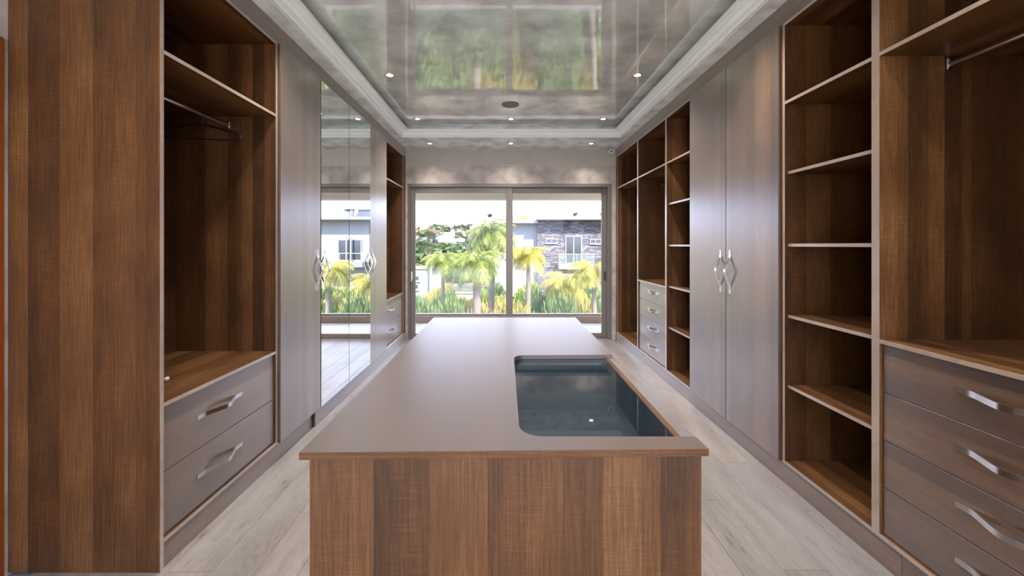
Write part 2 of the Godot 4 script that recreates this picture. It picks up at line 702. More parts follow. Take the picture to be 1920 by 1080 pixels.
func room() -> void:
	var fl := structure("floor", "greige oak plank floor of the dressing room")
	var base := board("subfloor", fl, M.grout, Vector3(-2.16, -0.25, 2.7), Vector3(2.34, -0.014, -BACK - 0.06), 2, 0.0)
	base.name = "subfloor"
	var wide := 0.192
	var row := 0
	var x := -2.044
	while x < 1.80:
		var z := 3.4 - fmod(row * 0.83, 1.29)
		while z > -BACK - 0.05:
			var near := minf(z, 2.68)
			var far := maxf(z - 1.29, -BACK - 0.055)
			if near - far > 0.02:
				var mat: Material = M.oak[rng.randi() % M.oak.size()]
				var size := Vector3(wide - 0.0012, 0.014, near - far - 0.0012)
				var st := start()
				var off := Vector2(rng.randf(), rng.randf() * 0.5 + 0.25)
				add_plank(st, size, off)
				put("plank", st.commit(), mat, fl, Vector3(x + wide / 2, -0.007, (near + far) / 2))
			z -= 1.29
		x += wide
		row += 1
	# walls
	var wl := structure("wall_left", "plastered wall behind the left-hand wardrobes")
	board("plaster", wl, M.wall, Vector3(-2.36, -0.2, 2.7), Vector3(-2.157, 3.3, -BACK - 0.2), 1, 0.0)
	var wr := structure("wall_right", "plastered wall behind the right-hand wardrobes")
	board("plaster", wr, M.wall, Vector3(2.334, -0.2, 2.7), Vector3(2.54, 3.3, -BACK - 0.2), 1, 0.0)
	# the near end of the room is open to a sunlit terrace behind the camera
	var wf := structure("wall_front", "plastered lintel over the wide opening at the near end of the room")
	board("lintel", wf, M.wall, Vector3(-2.157, 2.98, 2.6), Vector3(2.334, 3.3, 2.8), 1, 0.0)
	var tf := structure("floor_terrace", "pale stone terrace floor behind the near end of the room")
	board("paving", tf, M.pale_stone, Vector3(-6.0, -0.25, 2.7), Vector3(6.0, -0.02, 9.0), 1, 0.0)
	# ceiling: a lower margin along the walls round a raised, polished field
	var ce := structure("ceiling", "raised ceiling of polished off-white stucco")
	board("polished_field", ce, M.ceiling, Vector3(-2.36, CEIL, 2.8), Vector3(2.54, 3.3, -BACK - 0.2), 1, 0.0)
	var so := structure("ceiling_margin", "lower pale ceiling margin around the raised field")
	board("margin", so, M.soffit, Vector3(-2.157, SOFFIT, 2.6), Vector3(-1.383, CEIL - 0.001, -BACK), 1, 0.0)
	board("margin", so, M.soffit, Vector3(1.555, SOFFIT, 2.6), Vector3(2.334, CEIL - 0.001, -BACK), 1, 0.0)
	board("margin", so, M.soffit, Vector3(-1.383, SOFFIT, -5.143), Vector3(1.555, CEIL - 0.001, -BACK), 1, 0.0)
	board("margin", so, M.soffit, Vector3(-1.383, SOFFIT, 2.6), Vector3(1.555, CEIL - 0.001, 2.1), 1, 0.0)
	cornice()
	# the red-brown door casing at the left edge of the picture
	var dc := structure("door_1", "red-brown wooden door casing on the left wall")
	board("casing", dc, M.red_wood, Vector3(-2.157, 0, -1.648), Vector3(-2.145, 2.31, -1.555), 1, 0.004)
	board("casing", dc, M.red_wood, Vector3(-2.157, 0, -0.66), Vector3(-2.145, 2.31, -0.575), 1, 0.004)
	board("casing", dc, M.red_wood, Vector3(-2.157, 2.225, -1.555), Vector3(-2.145, 2.31, -0.66), 1, 0.004)
	board("door_leaf", dc, M.red_wood, Vector3(-2.157, 0.005, -1.552), Vector3(-2.151, 2.222, -0.663), 1, 0.003)
	# baseboards beside the window
	var b1 := structure("baseboard_back", "short plaster baseboard beside the window")
	board("block", b1, M.wall, Vector3(1.622, 0, -BACK + 0.001), Vector3(1.668, 0.10, -BACK + 0.02), 1, 0.003)


func add_plank(st: SurfaceTool, size: Vector3, off: Vector2) -> void:
	var h := size / 2.0
	var c := 0.0014
	var top := h.y
	var q := [Vector3(-h.x + c, top, -h.z + c), Vector3(h.x - c, top, -h.z + c), Vector3(h.x - c, top, h.z - c), Vector3(-h.x + c, top, h.z - c)]
	var r := [Vector3(-h.x, top - c, -h.z), Vector3(h.x, top - c, -h.z), Vector3(h.x, top - c, h.z), Vector3(-h.x, top - c, h.z)]
	var b := [Vector3(-h.x, -top, -h.z), Vector3(h.x, -top, -h.z), Vector3(h.x, -top, h.z), Vector3(-h.x, -top, h.z)]
	var uv := func(p: Vector3) -> Vector2: return Vector2(p.x / 0.7, p.z / 2.8) + off
	quad(st, q[0], q[1], q[2], q[3], Vector3.UP, q.map(uv))
	quad(st, b[0], b[1], b[2], b[3], Vector3.DOWN, b.map(uv))
	var ns := [Vector3(0, 0, -1), Vector3(1, 0, 0), Vector3(0, 0, 1), Vector3(-1, 0, 0)]
	for k in 4:
		var j := (k + 1) % 4
		var n: Vector3 = ns[k]
		quad(st, q[k], q[j], r[j], r[k], (n + Vector3.UP).normalized(), [q[k], q[j], r[j], r[k]].map(uv))
		quad(st, r[k], r[j], b[j], b[k], n, [r[k], r[j], b[j], b[k]].map(uv))


func cornice() -> void:
	# a stepped moulding that overhangs the raised field, leaving a cove behind its lip; (inward, height)
	var prof := [Vector2(0.0, 2.864), Vector2(0.0, 2.886), Vector2(0.006, 2.889), Vector2(0.036, 2.889), Vector2(0.036, 2.908), Vector2(0.044, 2.914), Vector2(0.058, 2.917), Vector2(0.076, 2.917), Vector2(0.076, 2.922), Vector2(0.090, 2.924), Vector2(0.112, 2.924), Vector2(0.112, 2.945), Vector2(0.092, 2.945), Vector2(0.085, 2.930), Vector2(-0.004, 2.92)]
	var st := start()
	var corners := [Vector2(-1.383, -5.143), Vector2(1.555, -5.143), Vector2(1.555, 2.1), Vector2(-1.383, 2.1)]
	var inward := [Vector2(1, 1), Vector2(-1, 1), Vector2(-1, -1), Vector2(1, -1)]
	for k in 4:
		var j := (k + 1) % 4
		for i in prof.size() - 1:
			var p: Vector2 = prof[i]
			var q: Vector2 = prof[i + 1]
			var a: Vector2 = corners[k] + inward[k] * p.x
			var b: Vector2 = corners[j] + inward[j] * p.x
			var c: Vector2 = corners[j] + inward[j] * q.x
			var d: Vector2 = corners[k] + inward[k] * q.x
			var in2: Vector2 = (inward[k] + inward[j]) / 2.0
			var e := q - p
			var n2 := Vector2(e.y, -e.x).normalized()
			var n := Vector3(in2.x * n2.x, n2.y, in2.y * n2.x)
			quad(st, Vector3(a.x, p.y, a.y), Vector3(b.x, p.y, b.y), Vector3(c.x, q.y, c.y), Vector3(d.x, q.y, d.y), n)
	var o := put("trim_1", st.commit(), M.cornice, self)
	tag(o, "stepped white cornice moulding around the raised ceiling", "", "", "structure")


func window_wall() -> void:
	var w := structure("wall_back", "window wall of mauve-beige polished stucco")
	board("plaster", w, M.wall, Vector3(-2.157, 2.352, -BACK), Vector3(2.334, 3.3, -BACK - 0.2), 1, 0.0)
	board("plaster", w, M.wall, Vector3(-2.157, -0.2, -BACK), Vector3(-1.468, 2.352, -BACK - 0.2), 1, 0.0)
	board("plaster", w, M.wall, Vector3(1.615, -0.2, -BACK), Vector3(2.334, 2.352, -BACK - 0.2), 1, 0.0)
	# the two-leaf sliding window
	var o := structure("window_1", "grey aluminium sliding window with two tall leaves")
	var al: Material = M.aluminium
	var z0 := -BACK + 0.004
	for r in [[-1.468, -1.432, 0.0, 2.352], [1.556, 1.615, 0.0, 2.352], [-1.432, 1.556, 2.300, 2.352], [-1.432, 1.556, -0.03, 0.006]]:
		board("frame", o, al, Vector3(r[0], r[2], z0), Vector3(r[1], r[3], z0 - 0.14), 1, 0.004)
	for k in 2:
		var x0: float = [-1.432, 0.020][k]
		var x1: float = [0.119, 1.556][k]
		var z: float = [-BACK - 0.022, -BACK - 0.074][k]
		var sl: float = [0.073, 0.085][k]
		var sr: float = [0.100, 0.074][k]
		var y0 := 0.008
		var y1 := 2.298
		var st := start()
		for r in [[x0, x0 + sl, y0, y1], [x1 - sr, x1, y0, y1], [x0 + sl, x1 - sr, y1 - 0.078, y1], [x0 + sl, x1 - sr, y0, y0 + 0.072]]:
			add_box(st, Vector3((r[0] + r[1]) / 2, (r[2] + r[3]) / 2, z - 0.021), Vector3(r[1] - r[0], r[3] - r[2], 0.042), 0.005)
		var leafs := put("sash", st.commit(), al, o)
		board("pane", leafs, M.pane, Vector3(x0 + sl - 0.01, y0 + 0.062, z - 0.018), Vector3(x1 - sr + 0.01, y1 - 0.068, z - 0.024), 1, 0.0)
		var hx: float = [x0 + 0.025, x1 - 0.026][k]
		if k == 0:
			var hs := start()
			add_box(hs, Vector3(hx, 0.96, z + 0.004), Vector3(0.026, 0.12, 0.008), 0.002)
			tube(hs, [Vector3(hx, 1.0, z + 0.004), Vector3(hx, 1.0, z + 0.04), Vector3(hx, 0.99, z + 0.045), Vector3(hx, 0.88, z + 0.045)], 0.008)
			tag(put("handle", hs.commit(), M.white, leafs), "white lever handle")
		else:
			tag(board("handle", leafs, M.aluminium_dark, Vector3(hx - 0.013, 0.88, z + 0.003), Vector3(hx + 0.013, 1.02, z - 0.001), 1, 0.0015), "dark recessed pull")


# ------------------------------------------------------------------ wardrobes

# side: -1 the left run, +1 the right run. near and far: outer distances of the carcass
func carcass(called: String, label: String, side: int, near: float, far: float, category := "wardrobe") -> Node3D:
	var xf: float = XR if side > 0 else XL
	var xb: float = xf + side * DEPTH
	var o := thing(called, label, category, Vector3((xf + xb) / 2, 0.117, -(near + far) / 2))
	board("side_panel", o, M.wood, Vector3(xf, 0.117 if near > 1.7 else 0.0, -near), Vector3(xb, 2.75, -near - T))
	board("side_panel", o, M.wood, Vector3(xf, 0.117, -far + T), Vector3(xb, 2.75, -far))
	board("bottom_panel", o, M.wood, Vector3(xf, 0.117, -near - T), Vector3(xb, 0.135, -far + T), 2)
	board("top_panel", o, M.wood, Vector3(xf, 2.732, -near - T), Vector3(xb, 2.75, -far + T), 2)
	board("back_panel", o, M.wood, Vector3(xb - side * 0.008, 0.135, -near - T), Vector3(xb, 2.732, -far + T))
	o.set_meta("side", side)
	o.set_meta("near", near)
	o.set_meta("far", far)
	if called != "door_wardrobe":
		for p in o.get_children():
			if not String(p.name).begins_with("back"):
				edge_band(p, side)
	return o


# the paler strip glued along the front edge of a board
func edge_band(b: MeshInstance3D, side: int) -> void:
	var size := b.mesh.get_aabb().size
	var st := start()
	var long := 1 if size.y > size.z else 2
	add_box(st, Vector3.ZERO, Vector3(0.0012, size.y - 0.0004, size.z - 0.0004), 0.0003, long, Vector2(0.37, 0.1 + 0.5 * rng.randf()))
	put("edge_band", st.commit(), M.edge, b, Vector3(-side * (size.x / 2 + 0.0006), 0, 0))


func shelf(o: Node3D, top: float, inset := 0.0) -> void:
	var s: int = o.get_meta("side")
	var xf: float = (XR if s > 0 else XL) + s * inset
	var xb: float = (XR if s > 0 else XL) + s * (DEPTH - 0.009)
	var near: float = o.get_meta("near") + T
	var far: float = o.get_meta("far") - T
	var gap := 0.0 if inset == 0.0 else 0.001
	var b := board("shelf", o, M.wood, Vector3(xf, top, -near - gap), Vector3(xb, top - T, -far + gap), 2)
	edge_band(b, s)
	if inset > 0.0:  # the small metal pins that carry a loose shelf
		for z in [-near - 0.005, -far + 0.005]:
			var st := start()
			tube(st, [Vector3(0, 0, -0.005), Vector3(0, 0, 0.005)], 0.0035, 8)
			put("shelf_pin", st.commit(), M.steel, b, Vector3(xf + s * 0.05, top - T - 0.0035, z) - place(b))


func handle_on(front: Node3D, at: Vector3, side: int, upright: bool) -> void:
	var h := put("handle", handle_mesh, M.steel, front, at - place(front))
	var b := Basis.IDENTITY
	if not upright:
		b = Basis(Vector3.RIGHT, PI / 2)
	if side > 0:
		b = Basis(Vector3.UP, PI) * b
	h.basis = b
	h.set_meta("label", "brushed steel bow handle")


# drawers between the heights in list (from the top down), under a counter board
func drawers(o: Node3D, list: Array, along: float) -> void:
	var s: int = o.get_meta("side")
	var xf: float = XR if s > 0 else XL
	var near: float = o.get_meta("near") + T
	var far: float = o.get_meta("far") - T
	var xb: float = xf + s * (DEPTH - 0.009)
	edge_band(board("counter", o, M.wood, Vector3(xf, list[0] + T, -near), Vector3(xb, list[0], -far), 2), s)
	for k in list.size() - 1:
		var y1: float = list[k] - 0.002
		var y0: float = list[k + 1] + 0.002
		var d := board("drawer", o, M.wood_door, Vector3(xf + s * 0.012, y0, -near - 0.006), Vector3(xf + s * 0.030, y1, -far + 0.006), 2)
		board("drawer_box", d, M.dark_gap, Vector3(xf + s * 0.030, y0 + 0.012, -near - 0.02), Vector3(xf + s * 0.55, y1 - 0.02, -far + 0.02), 2, 0.0)
		handle_on(d, Vector3(xf + s * 0.012, (y0 + y1) / 2 + 0.01, -along), s, false)


func rail(o: Node3D, y: float) -> void:
	var s: int = o.get_meta("side")
	var x: float = (XR if s > 0 else XL) + s * 0.305
	var near: float = o.get_meta("near") + T
	var far: float = o.get_meta("far") - T
	var st := start()
	tube(st, [Vector3(x, y, -near - 0.003), Vector3(x, y, -far + 0.003)], 0.015, 18, 0.55)
	var r := put("hanging_rail", shifted(st, -place(o)), M.steel, o)
	r.set_meta("label", "chrome hanging rail")
	for z in [-near - 0.005, -far + 0.005]:
		var b := start()
		add_box(b, Vector3(x, y + 0.002, z), Vector3(0.022, 0.052, 0.010), 0.003)
		tube(b, [Vector3(x, y + 0.018, z - 0.006), Vector3(x, y + 0.018, z + 0.006)], 0.005, 10)
		put("rail_bracket", shifted(b, -place(o)), M.steel, r)


func shifted(st: SurfaceTool, by: Vector3) -> ArrayMesh:
	var out := SurfaceTool.new()
	out.begin(Mesh.PRIMITIVE_TRIANGLES)
	out.append_from(st.commit(), 0, Transform3D(Basis.IDENTITY, by))
	return out.commit()


func wardrobe_door(o: Node3D, near: float, far: float, handle_at: float, mirrored := false) -> void:
	var s: int = o.get_meta("side")
	var xf: float = XR if s > 0 else XL
	var x0: float = xf - s * 0.001
	var x1: float = xf - s * 0.0185
	var d := board("mirror_door" if mirrored else "door", o, M.wood_door, Vector3(x0, 0.120, -near), Vector3(x1, 2.746, -far), 1)
	var face := x1
	if mirrored:
		face = x1 - s * 0.004
		var m := board("mirror", d, M.mirror, Vector3(x1, 0.122, -near - 0.002), Vector3(face, 2.744, -far + 0.002), 1, 0.0008)
		m.set_meta("label", "full-height mirror glass")
	handle_on(d, Vector3(face, 1.225, -handle_at), s, true)


func left_run() -> void:
	var a := carcass("open_wardrobe", "open dark wood wardrobe bay with a hanging rail above two wide drawers, nearest left", -1, 1.665, 2.524)
	shelf(a, 2.277)
	rail(a, 2.200)
	drawers(a, [0.712, 0.418, 0.137], 2.035)
	var b := carcass("door_wardrobe", "tall wardrobe with one plain wood door and one mirror door, nearer mirror wardrobe", -1, 2.524, 3.635)
	wardrobe_door(b, 2.528, 3.075, 3.022)
	wardrobe_door(b, 3.079, 3.633, 3.128, true)
	var c := carcass("door_wardrobe", "tall wardrobe with one mirror door and one plain wood door, farther mirror wardrobe", -1, 3.635, 4.800)
	wardrobe_door(c, 3.637, 4.207, 4.150, true)
	wardrobe_door(c, 4.211, 4.797, 4.262)
	var d := carcass("open_wardrobe", "open wood wardrobe bay with two small drawers at the left of the window", -1, 4.800, 5.638)
	shelf(d, 2.277)
	drawers(d, [0.712, 0.418, 0.137], 5.10)
	board("filler_strip", d, M.wood, Vector3(XL - 0.006, 0.117, -5.638), Vector3(XL - 0.024, 2.75, -5.796))
	var p := thing("wardrobe_plinth", "recessed wood plinth under the near left wardrobes", "plinth", Vector3(-1.52, 0, -2.3))
	board("plinth_board", p, M.wood_door, Vector3(-1.503, 0.0, -1.683), Vector3(-1.521, 0.117, -3.0), 2)
	p = thing("wardrobe_plinth", "flush wood plinth under the mirror doors and far left drawers", "plinth", Vector3(-1.49, 0, -4.4))
	board("plinth_board", p, M.wood_door, Vector3(-1.481, 0.0, -3.0), Vector3(-1.499, 0.117, -5.796), 2)
	p = thing("wardrobe_fascia", "long wood fascia board above the left wardrobes, under the ceiling margin", "fascia", Vector3(-1.5, 2.75, -3.7))
	board("fascia_board", p, M.wood_door, Vector3(-1.495, 2.7525, -1.665), Vector3(-1.513, SOFFIT, -5.797), 2)


func right_run() -> void:
	var e := carcass("open_wardrobe", "open wood wardrobe bay with rail and four wide drawers, nearest on the right", 1, 0.80, 1.732)
	shelf(e, 2.282)
	rail(e, 2.225)
	drawers(e, [0.983, 0.767, 0.555, 0.346, 0.137], 1.27)
	var d := carcass("shelf_tower", "open wood shelf tower with five shelves between the doors and the four wide drawers", 1, 1.732, 2.310, "shelving")
	shelf(d, 2.279)
	for y in [1.862, 1.430, 1.006, 0.588]:
		shelf(d, y, 0.02)
	var c := carcass("door_wardrobe", "tall two-door wood wardrobe on the right with no mirrors", 1, 2.310, 3.436)
	wardrobe_door(c, 2.322, 2.870, 2.812)
	wardrobe_door(c, 2.876, 3.434, 2.934)
	var b := carcass("shelf_tower", "narrow open wood shelf tower just beyond the plain right-hand doors", 1, 3.436, 3.984, "shelving")
	shelf(b, 2.277)
	for y in [1.855, 1.427, 1.004, 0.582]:
		shelf(b, y, 0.02)
	var a := carcass("open_wardrobe", "open wood wardrobe bay above a stack of four small grey-toned drawers on the right", 1, 3.984, 4.830)
	shelf(a, 2.277)
	rail(a, 2.19)
	drawers(a, [0.976, 0.766, 0.556, 0.346, 0.137], 4.36)
	var z := carcass("open_wardrobe", "empty open wood wardrobe bay with one high shelf at the right of the window", 1, 4.830, 5.712)
	shelf(z, 2.277)
	board("filler_strip", z, M.wood, Vector3(XR + 0.006, 0.117, -5.712), Vector3(XR + 0.024, 2.75, -5.796))
	var p := thing("wardrobe_plinth", "long wood plinth under the whole right-hand run of wardrobes", "plinth", Vector3(1.68, 0, -3.3))
	board("plinth_board", p, M.wood_door, Vector3(1.674, 0.0, -0.80), Vector3(1.692, 0.117, -1.62), 2)
	board("plinth_board", p, M.wood_door, Vector3(1.674, 0.0, -1.621), Vector3(1.692, 0.117, -5.796), 2)
	p = thing("wardrobe_fascia", "long wood fascia board above the right wardrobes, under the ceiling margin", "fascia", Vector3(1.68, 2.75, -3.3))
	board("fascia_board", p, M.wood_door, Vector3(1.672, 2.7525, -0.80), Vector3(1.690, SOFFIT, -5.797), 2)


# ------------------------------------------------------------------ island

func island() -> void:
	var o := thing("dressing_island", "wood dressing island with a dark glass inset in its top", "island", Vector3(0, 0, -1.8))
	var at := Vector3(0, 0.92, 1.8)   # outlines below are in world x, z
	var xr := 0.4995
	var out := PackedVector2Array([Vector2(-0.4965, -0.9266), Vector2(0.501, -0.9436), Vector2(xr, -1.0045)])
	var r := 0.062
	for k in 9:
		var a := PI / 2 * k / 8.0
		out.append(Vector2(0.0395 + r - r * sin(a), -1.0045 - r + r * cos(a)))
	r = 0.05
	for k in 9:
		var a := PI / 2 * k / 8.0
		out.append(Vector2(0.0405 + r - r * cos(a), -1.7476 + r - r * sin(a)))
	out.append(Vector2(0.4925, -1.7545))
	out.append(Vector2(0.4905, -2.661))
	out.append(Vector2(-0.4925, -2.661))
	put("worktop", slab_mesh(out, 0.018, Vector2(0.45, 0.97)), M.wood_top, o, at)
	var along := Vector3(0.9975, 0, -0.017)
	var eb := put("edge_band", box_mesh(Vector3(along.length(), 0.0176, 0.0012), 0.0004, 0), M.wood, o, Vector3(0.00225, 0.911, -0.9346) - place(o))
	eb.rotation.y = atan2(0.017, 0.9975)
	eb.set_meta("label", "darker brown front edge of the worktop")
	board("front_panel", o, M.wood, Vector3(-0.482, 0.0, -0.948), Vector3(0.486, 0.902, -0.966), 1)
	board("end_panel", o, M.wood, Vector3(-0.482, 0.0, -2.63), Vector3(0.478, 0.902, -2.648), 1)
	board("side_panel", o, M.wood, Vector3(-0.482, 0.0, -0.966), Vector3(-0.464, 0.902, -2.63), 1)
	board("side_panel", o, M.wood, Vector3(0.460, 0.0, -0.966), Vector3(0.478, 0.902, -2.63), 1)
	board("display_tray", o, M.liner, Vector3(-0.15, 0.76, -0.97), Vector3(0.459, 0.77, -2.0), 2, 0.0)
	board("tray_side", o, M.liner, Vector3(-0.16, 0.76, -0.97), Vector3(-0.15, 0.90, -2.0), 2, 0.0)
	board("tray_side", o, M.liner, Vector3(-0.16, 0.76, -2.0), Vector3(0.459, 0.90, -2.01), 2, 0.0)
	var gl := board("glass_inset", o, M.island_pane, Vector3(-0.12, 0.893, -0.970), Vector3(0.4595, 0.901, -1.90), 2, 0.0006)
	gl.set_meta("label", "dark glass inset reflecting the ceiling")


# ------------------------------------------------------------------ ceiling fittings

func downlight(label: String, x: float, y: float, d: float, energy: float, group: String) -> void:
	var o := thing("recessed_downlight", label, "downlight", Vector3(x, y, -d), group)
	var st := start()
	lathe(st, [Vector2(0.047, 0.0), Vector2(0.046, -0.004), Vector2(0.040, -0.006), Vector2(0.034, -0.004), Vector2(0.031, -0.001)], 28)
	put("trim_ring", st.commit(), M.steel, o)
	st = start()
	lathe(st, [Vector2(0.0, -0.0025), Vector2(0.020, -0.0025), Vector2(0.031, -0.001)], 24)
	put("lamp_lens", st.commit(), M.lens, o)
	var l := SpotLight3D.new()
	l.name = "lamp_light"
	l.light_color = Color(1.0, 0.975, 0.95)
	l.light_energy = energy
	l.light_size = 0.045
	l.spot_angle = 58.0
	l.spot_angle_attenuation = 1.0
	l.spot_range = 12.0
	l.spot_attenuation = 2.0
	l.shadow_enabled = true
	l.position = Vector3(0, -0.012, 0)
	l.rotation = Vector3(-PI / 2, 0, 0)
	o.add_child(l)


func ceiling_fittings() -> void:
	var e := 1.45
	downlight("recessed downlight in the raised ceiling, left one of the pair nearest the camera", -1.074, CEIL, 3.589, e, "")
	downlight("recessed downlight in the raised ceiling, right one of the pair nearest the camera", 1.239, CEIL, 3.589, e, "")
	downlight("recessed downlight in the raised ceiling behind the speaker, left end of the row of three", -1.097, CEIL, 4.83, e, "")
	downlight("recessed downlight in the raised ceiling, directly behind the round speaker", 0.077, CEIL, 4.83, e, "")
	downlight("recessed downlight in the raised ceiling behind the speaker, right end of the row of three", 1.238, CEIL, 4.83, e, "")
	downlight("small downlight in the low ceiling margin above the left window leaf", -1.067, SOFFIT, 5.466, e * 0.25, "")
	downlight("small downlight in the low ceiling margin at the foot of the dangling wire", 0.087, SOFFIT, 5.466, e * 0.25, "")
	downlight("small downlight in the low ceiling margin beside the security camera", 1.230, SOFFIT, 5.466, e * 0.25, "")
	for d in [2.35, 1.1]:
		for x in [-1.085, 0.077, 1.239]:
			downlight("recessed downlight in the near part of the raised ceiling", x, CEIL, d, e * (1.0 if d > 2.0 else 0.6), "downlights over the near end of the room")
	var o := thing("ceiling_speaker", "round flat grey speaker grille in the middle of the raised ceiling", "speaker", Vector3(0.063, CEIL, -4.336))
	var st := start()
	lathe(st, [Vector2(0.098, 0.0), Vector2(0.097, -0.005), Vector2(0.090, -0.006)], 40)
	put("rim", st.commit(), M.grey, o)
	st = start()
	lathe(st, [Vector2(0.090, -0.006), Vector2(0.088, -0.004), Vector2(0.0, -0.004)], 40)
	put("grille", st.commit(), M.grey, o)
	# security camera in the corner
	o = thing("security_camera", "small white security camera with black lens in the upper corner of the window wall", "camera", Vector3(1.578, 2.845, -BACK))
	st = start()
	lathe(st, [Vector2(0.0, 0.0), Vector2(0.026, 0.0), Vector2(0.026, 0.012), Vector2(0.010, 0.014), Vector2(0.010, 0.04)], 20)
	var m := put("mount", st.commit(), M.white, o)
	m.rotation = Vector3(PI / 2, 0, 0)
	st = start()
	lathe(st, [Vector2(0.0, 0.0), Vector2(0.028, 0.0), Vector2(0.038, 0.008), Vector2(0.038, 0.075), Vector2(0.033, 0.082), Vector2(0.014, 0.081)], 24)
	var b := put("body", st.commit(), M.white, o, Vector3(0, -0.012, 0.03))
	b.rotation = Vector3(PI / 2 + 0.25, 0, 0)
	st = start()
	lathe(st, [Vector2(0.0145, 0.079), Vector2(0.012, 0.085), Vector2(0.0, 0.087)], 20)
	var l := put("lens", st.commit(), M.black, o, Vector3(0, -0.012, 0.03))
	l.rotation = Vector3(PI / 2 + 0.25, 0, 0)
	# the loose wire
	st = start()
	var pts := []
	for k in 15:
		var t := k / 14.0
		pts.append(Vector3(0.10 - 0.055 * t + 0.025 * sin(t * 5.0), 2.944 - 0.074 * t - 0.03 * sin(t * PI), -5.03 - 0.40 * t))
	tube(st, pts, 0.003, 6)
	var w := put("dangling_wire", st.commit(), M.black, self)
	tag(w, "thin dark wire dangling from the cornice to the middle window downlight", "wire")


# ------------------------------------------------------------------ small things

func small_things() -> void:
	var x := XL - 0.305
	var o := thing("clothes_hanger", "black hanger hanging on the rail of the nearest left wardrobe", "hanger", Vector3(x, 2.200, -2.27))
	var st := start()
	var pts := []
	for k in 19:   # the hook, round the top of the rail
		var a := -0.9 + (PI + 1.5) * k / 18.0
		pts.append(Vector3(0.023 * cos(a), -0.006 + 0.023 * sin(a), 0))
	pts.reverse()
	pts.append(Vector3(0.012, -0.045, 0))
	pts.append(Vector3(0.0, -0.062, 0))
	tube(st, pts, 0.0032, 8)
	put("hook", st.commit(), M.black, o)
	st = start()
	var arm := []
	for k in 13:
		var t := -1.0 + k / 6.0
		arm.append(Vector3(0.205 * t, -0.062 - 0.055 * pow(absf(t), 1.3), 0.0))
	tube(st, arm, 0.0062, 10)
	put("arms", st.commit(), M.black, o)
	st = start()
	var bar := [Vector3(-0.205, -0.117, 0), Vector3(-0.217, -0.128, 0), Vector3(-0.214, -0.143, 0), Vector3(-0.198, -0.150, 0), Vector3(0.198, -0.150, 0), Vector3(0.214, -0.143, 0), Vector3(0.217, -0.128, 0), Vector3(0.205, -0.117, 0)]
	tube(st, bar, 0.0048, 10)
	put("trouser_bar", st.commit(), M.black, o)
	o.rotation.y = 0.22
	# crumpled scrap on the near left drawers
	st = start()
	var r := RandomNumberGenerator.new()
	r.seed = 3
	var ring := []
	for k in 5:
		var row := []
		for j in 9:
			var a := TAU * j / 9.0
			var e := PI * (k + 0.5) / 5.0
			var rad := 0.013 * r.randf_range(0.6, 1.25)
			row.append(Vector3(sin(e) * cos(a), cos(e) * 0.9, sin(e) * sin(a)) * rad)
		ring.append(row)
	for k in 4:
		for j in 9:
			var a: Vector3 = ring[k][j]
			var b: Vector3 = ring[k][(j + 1) % 9]
			var c: Vector3 = ring[k + 1][(j + 1) % 9]
			var d: Vector3 = ring[k + 1][j]
			tri(st, a, b, c, (a + b + c).normalized())
			tri(st, a, c, d, (a + c + d).normalized())
	var s := put("paper_scrap", st.commit(), M.white, self, Vector3(-1.715, 0.742, -1.945))
	tag(s, "tiny crumpled white scrap on top of the nearest left drawers", "scrap")


# ------------------------------------------------------------------ balcony

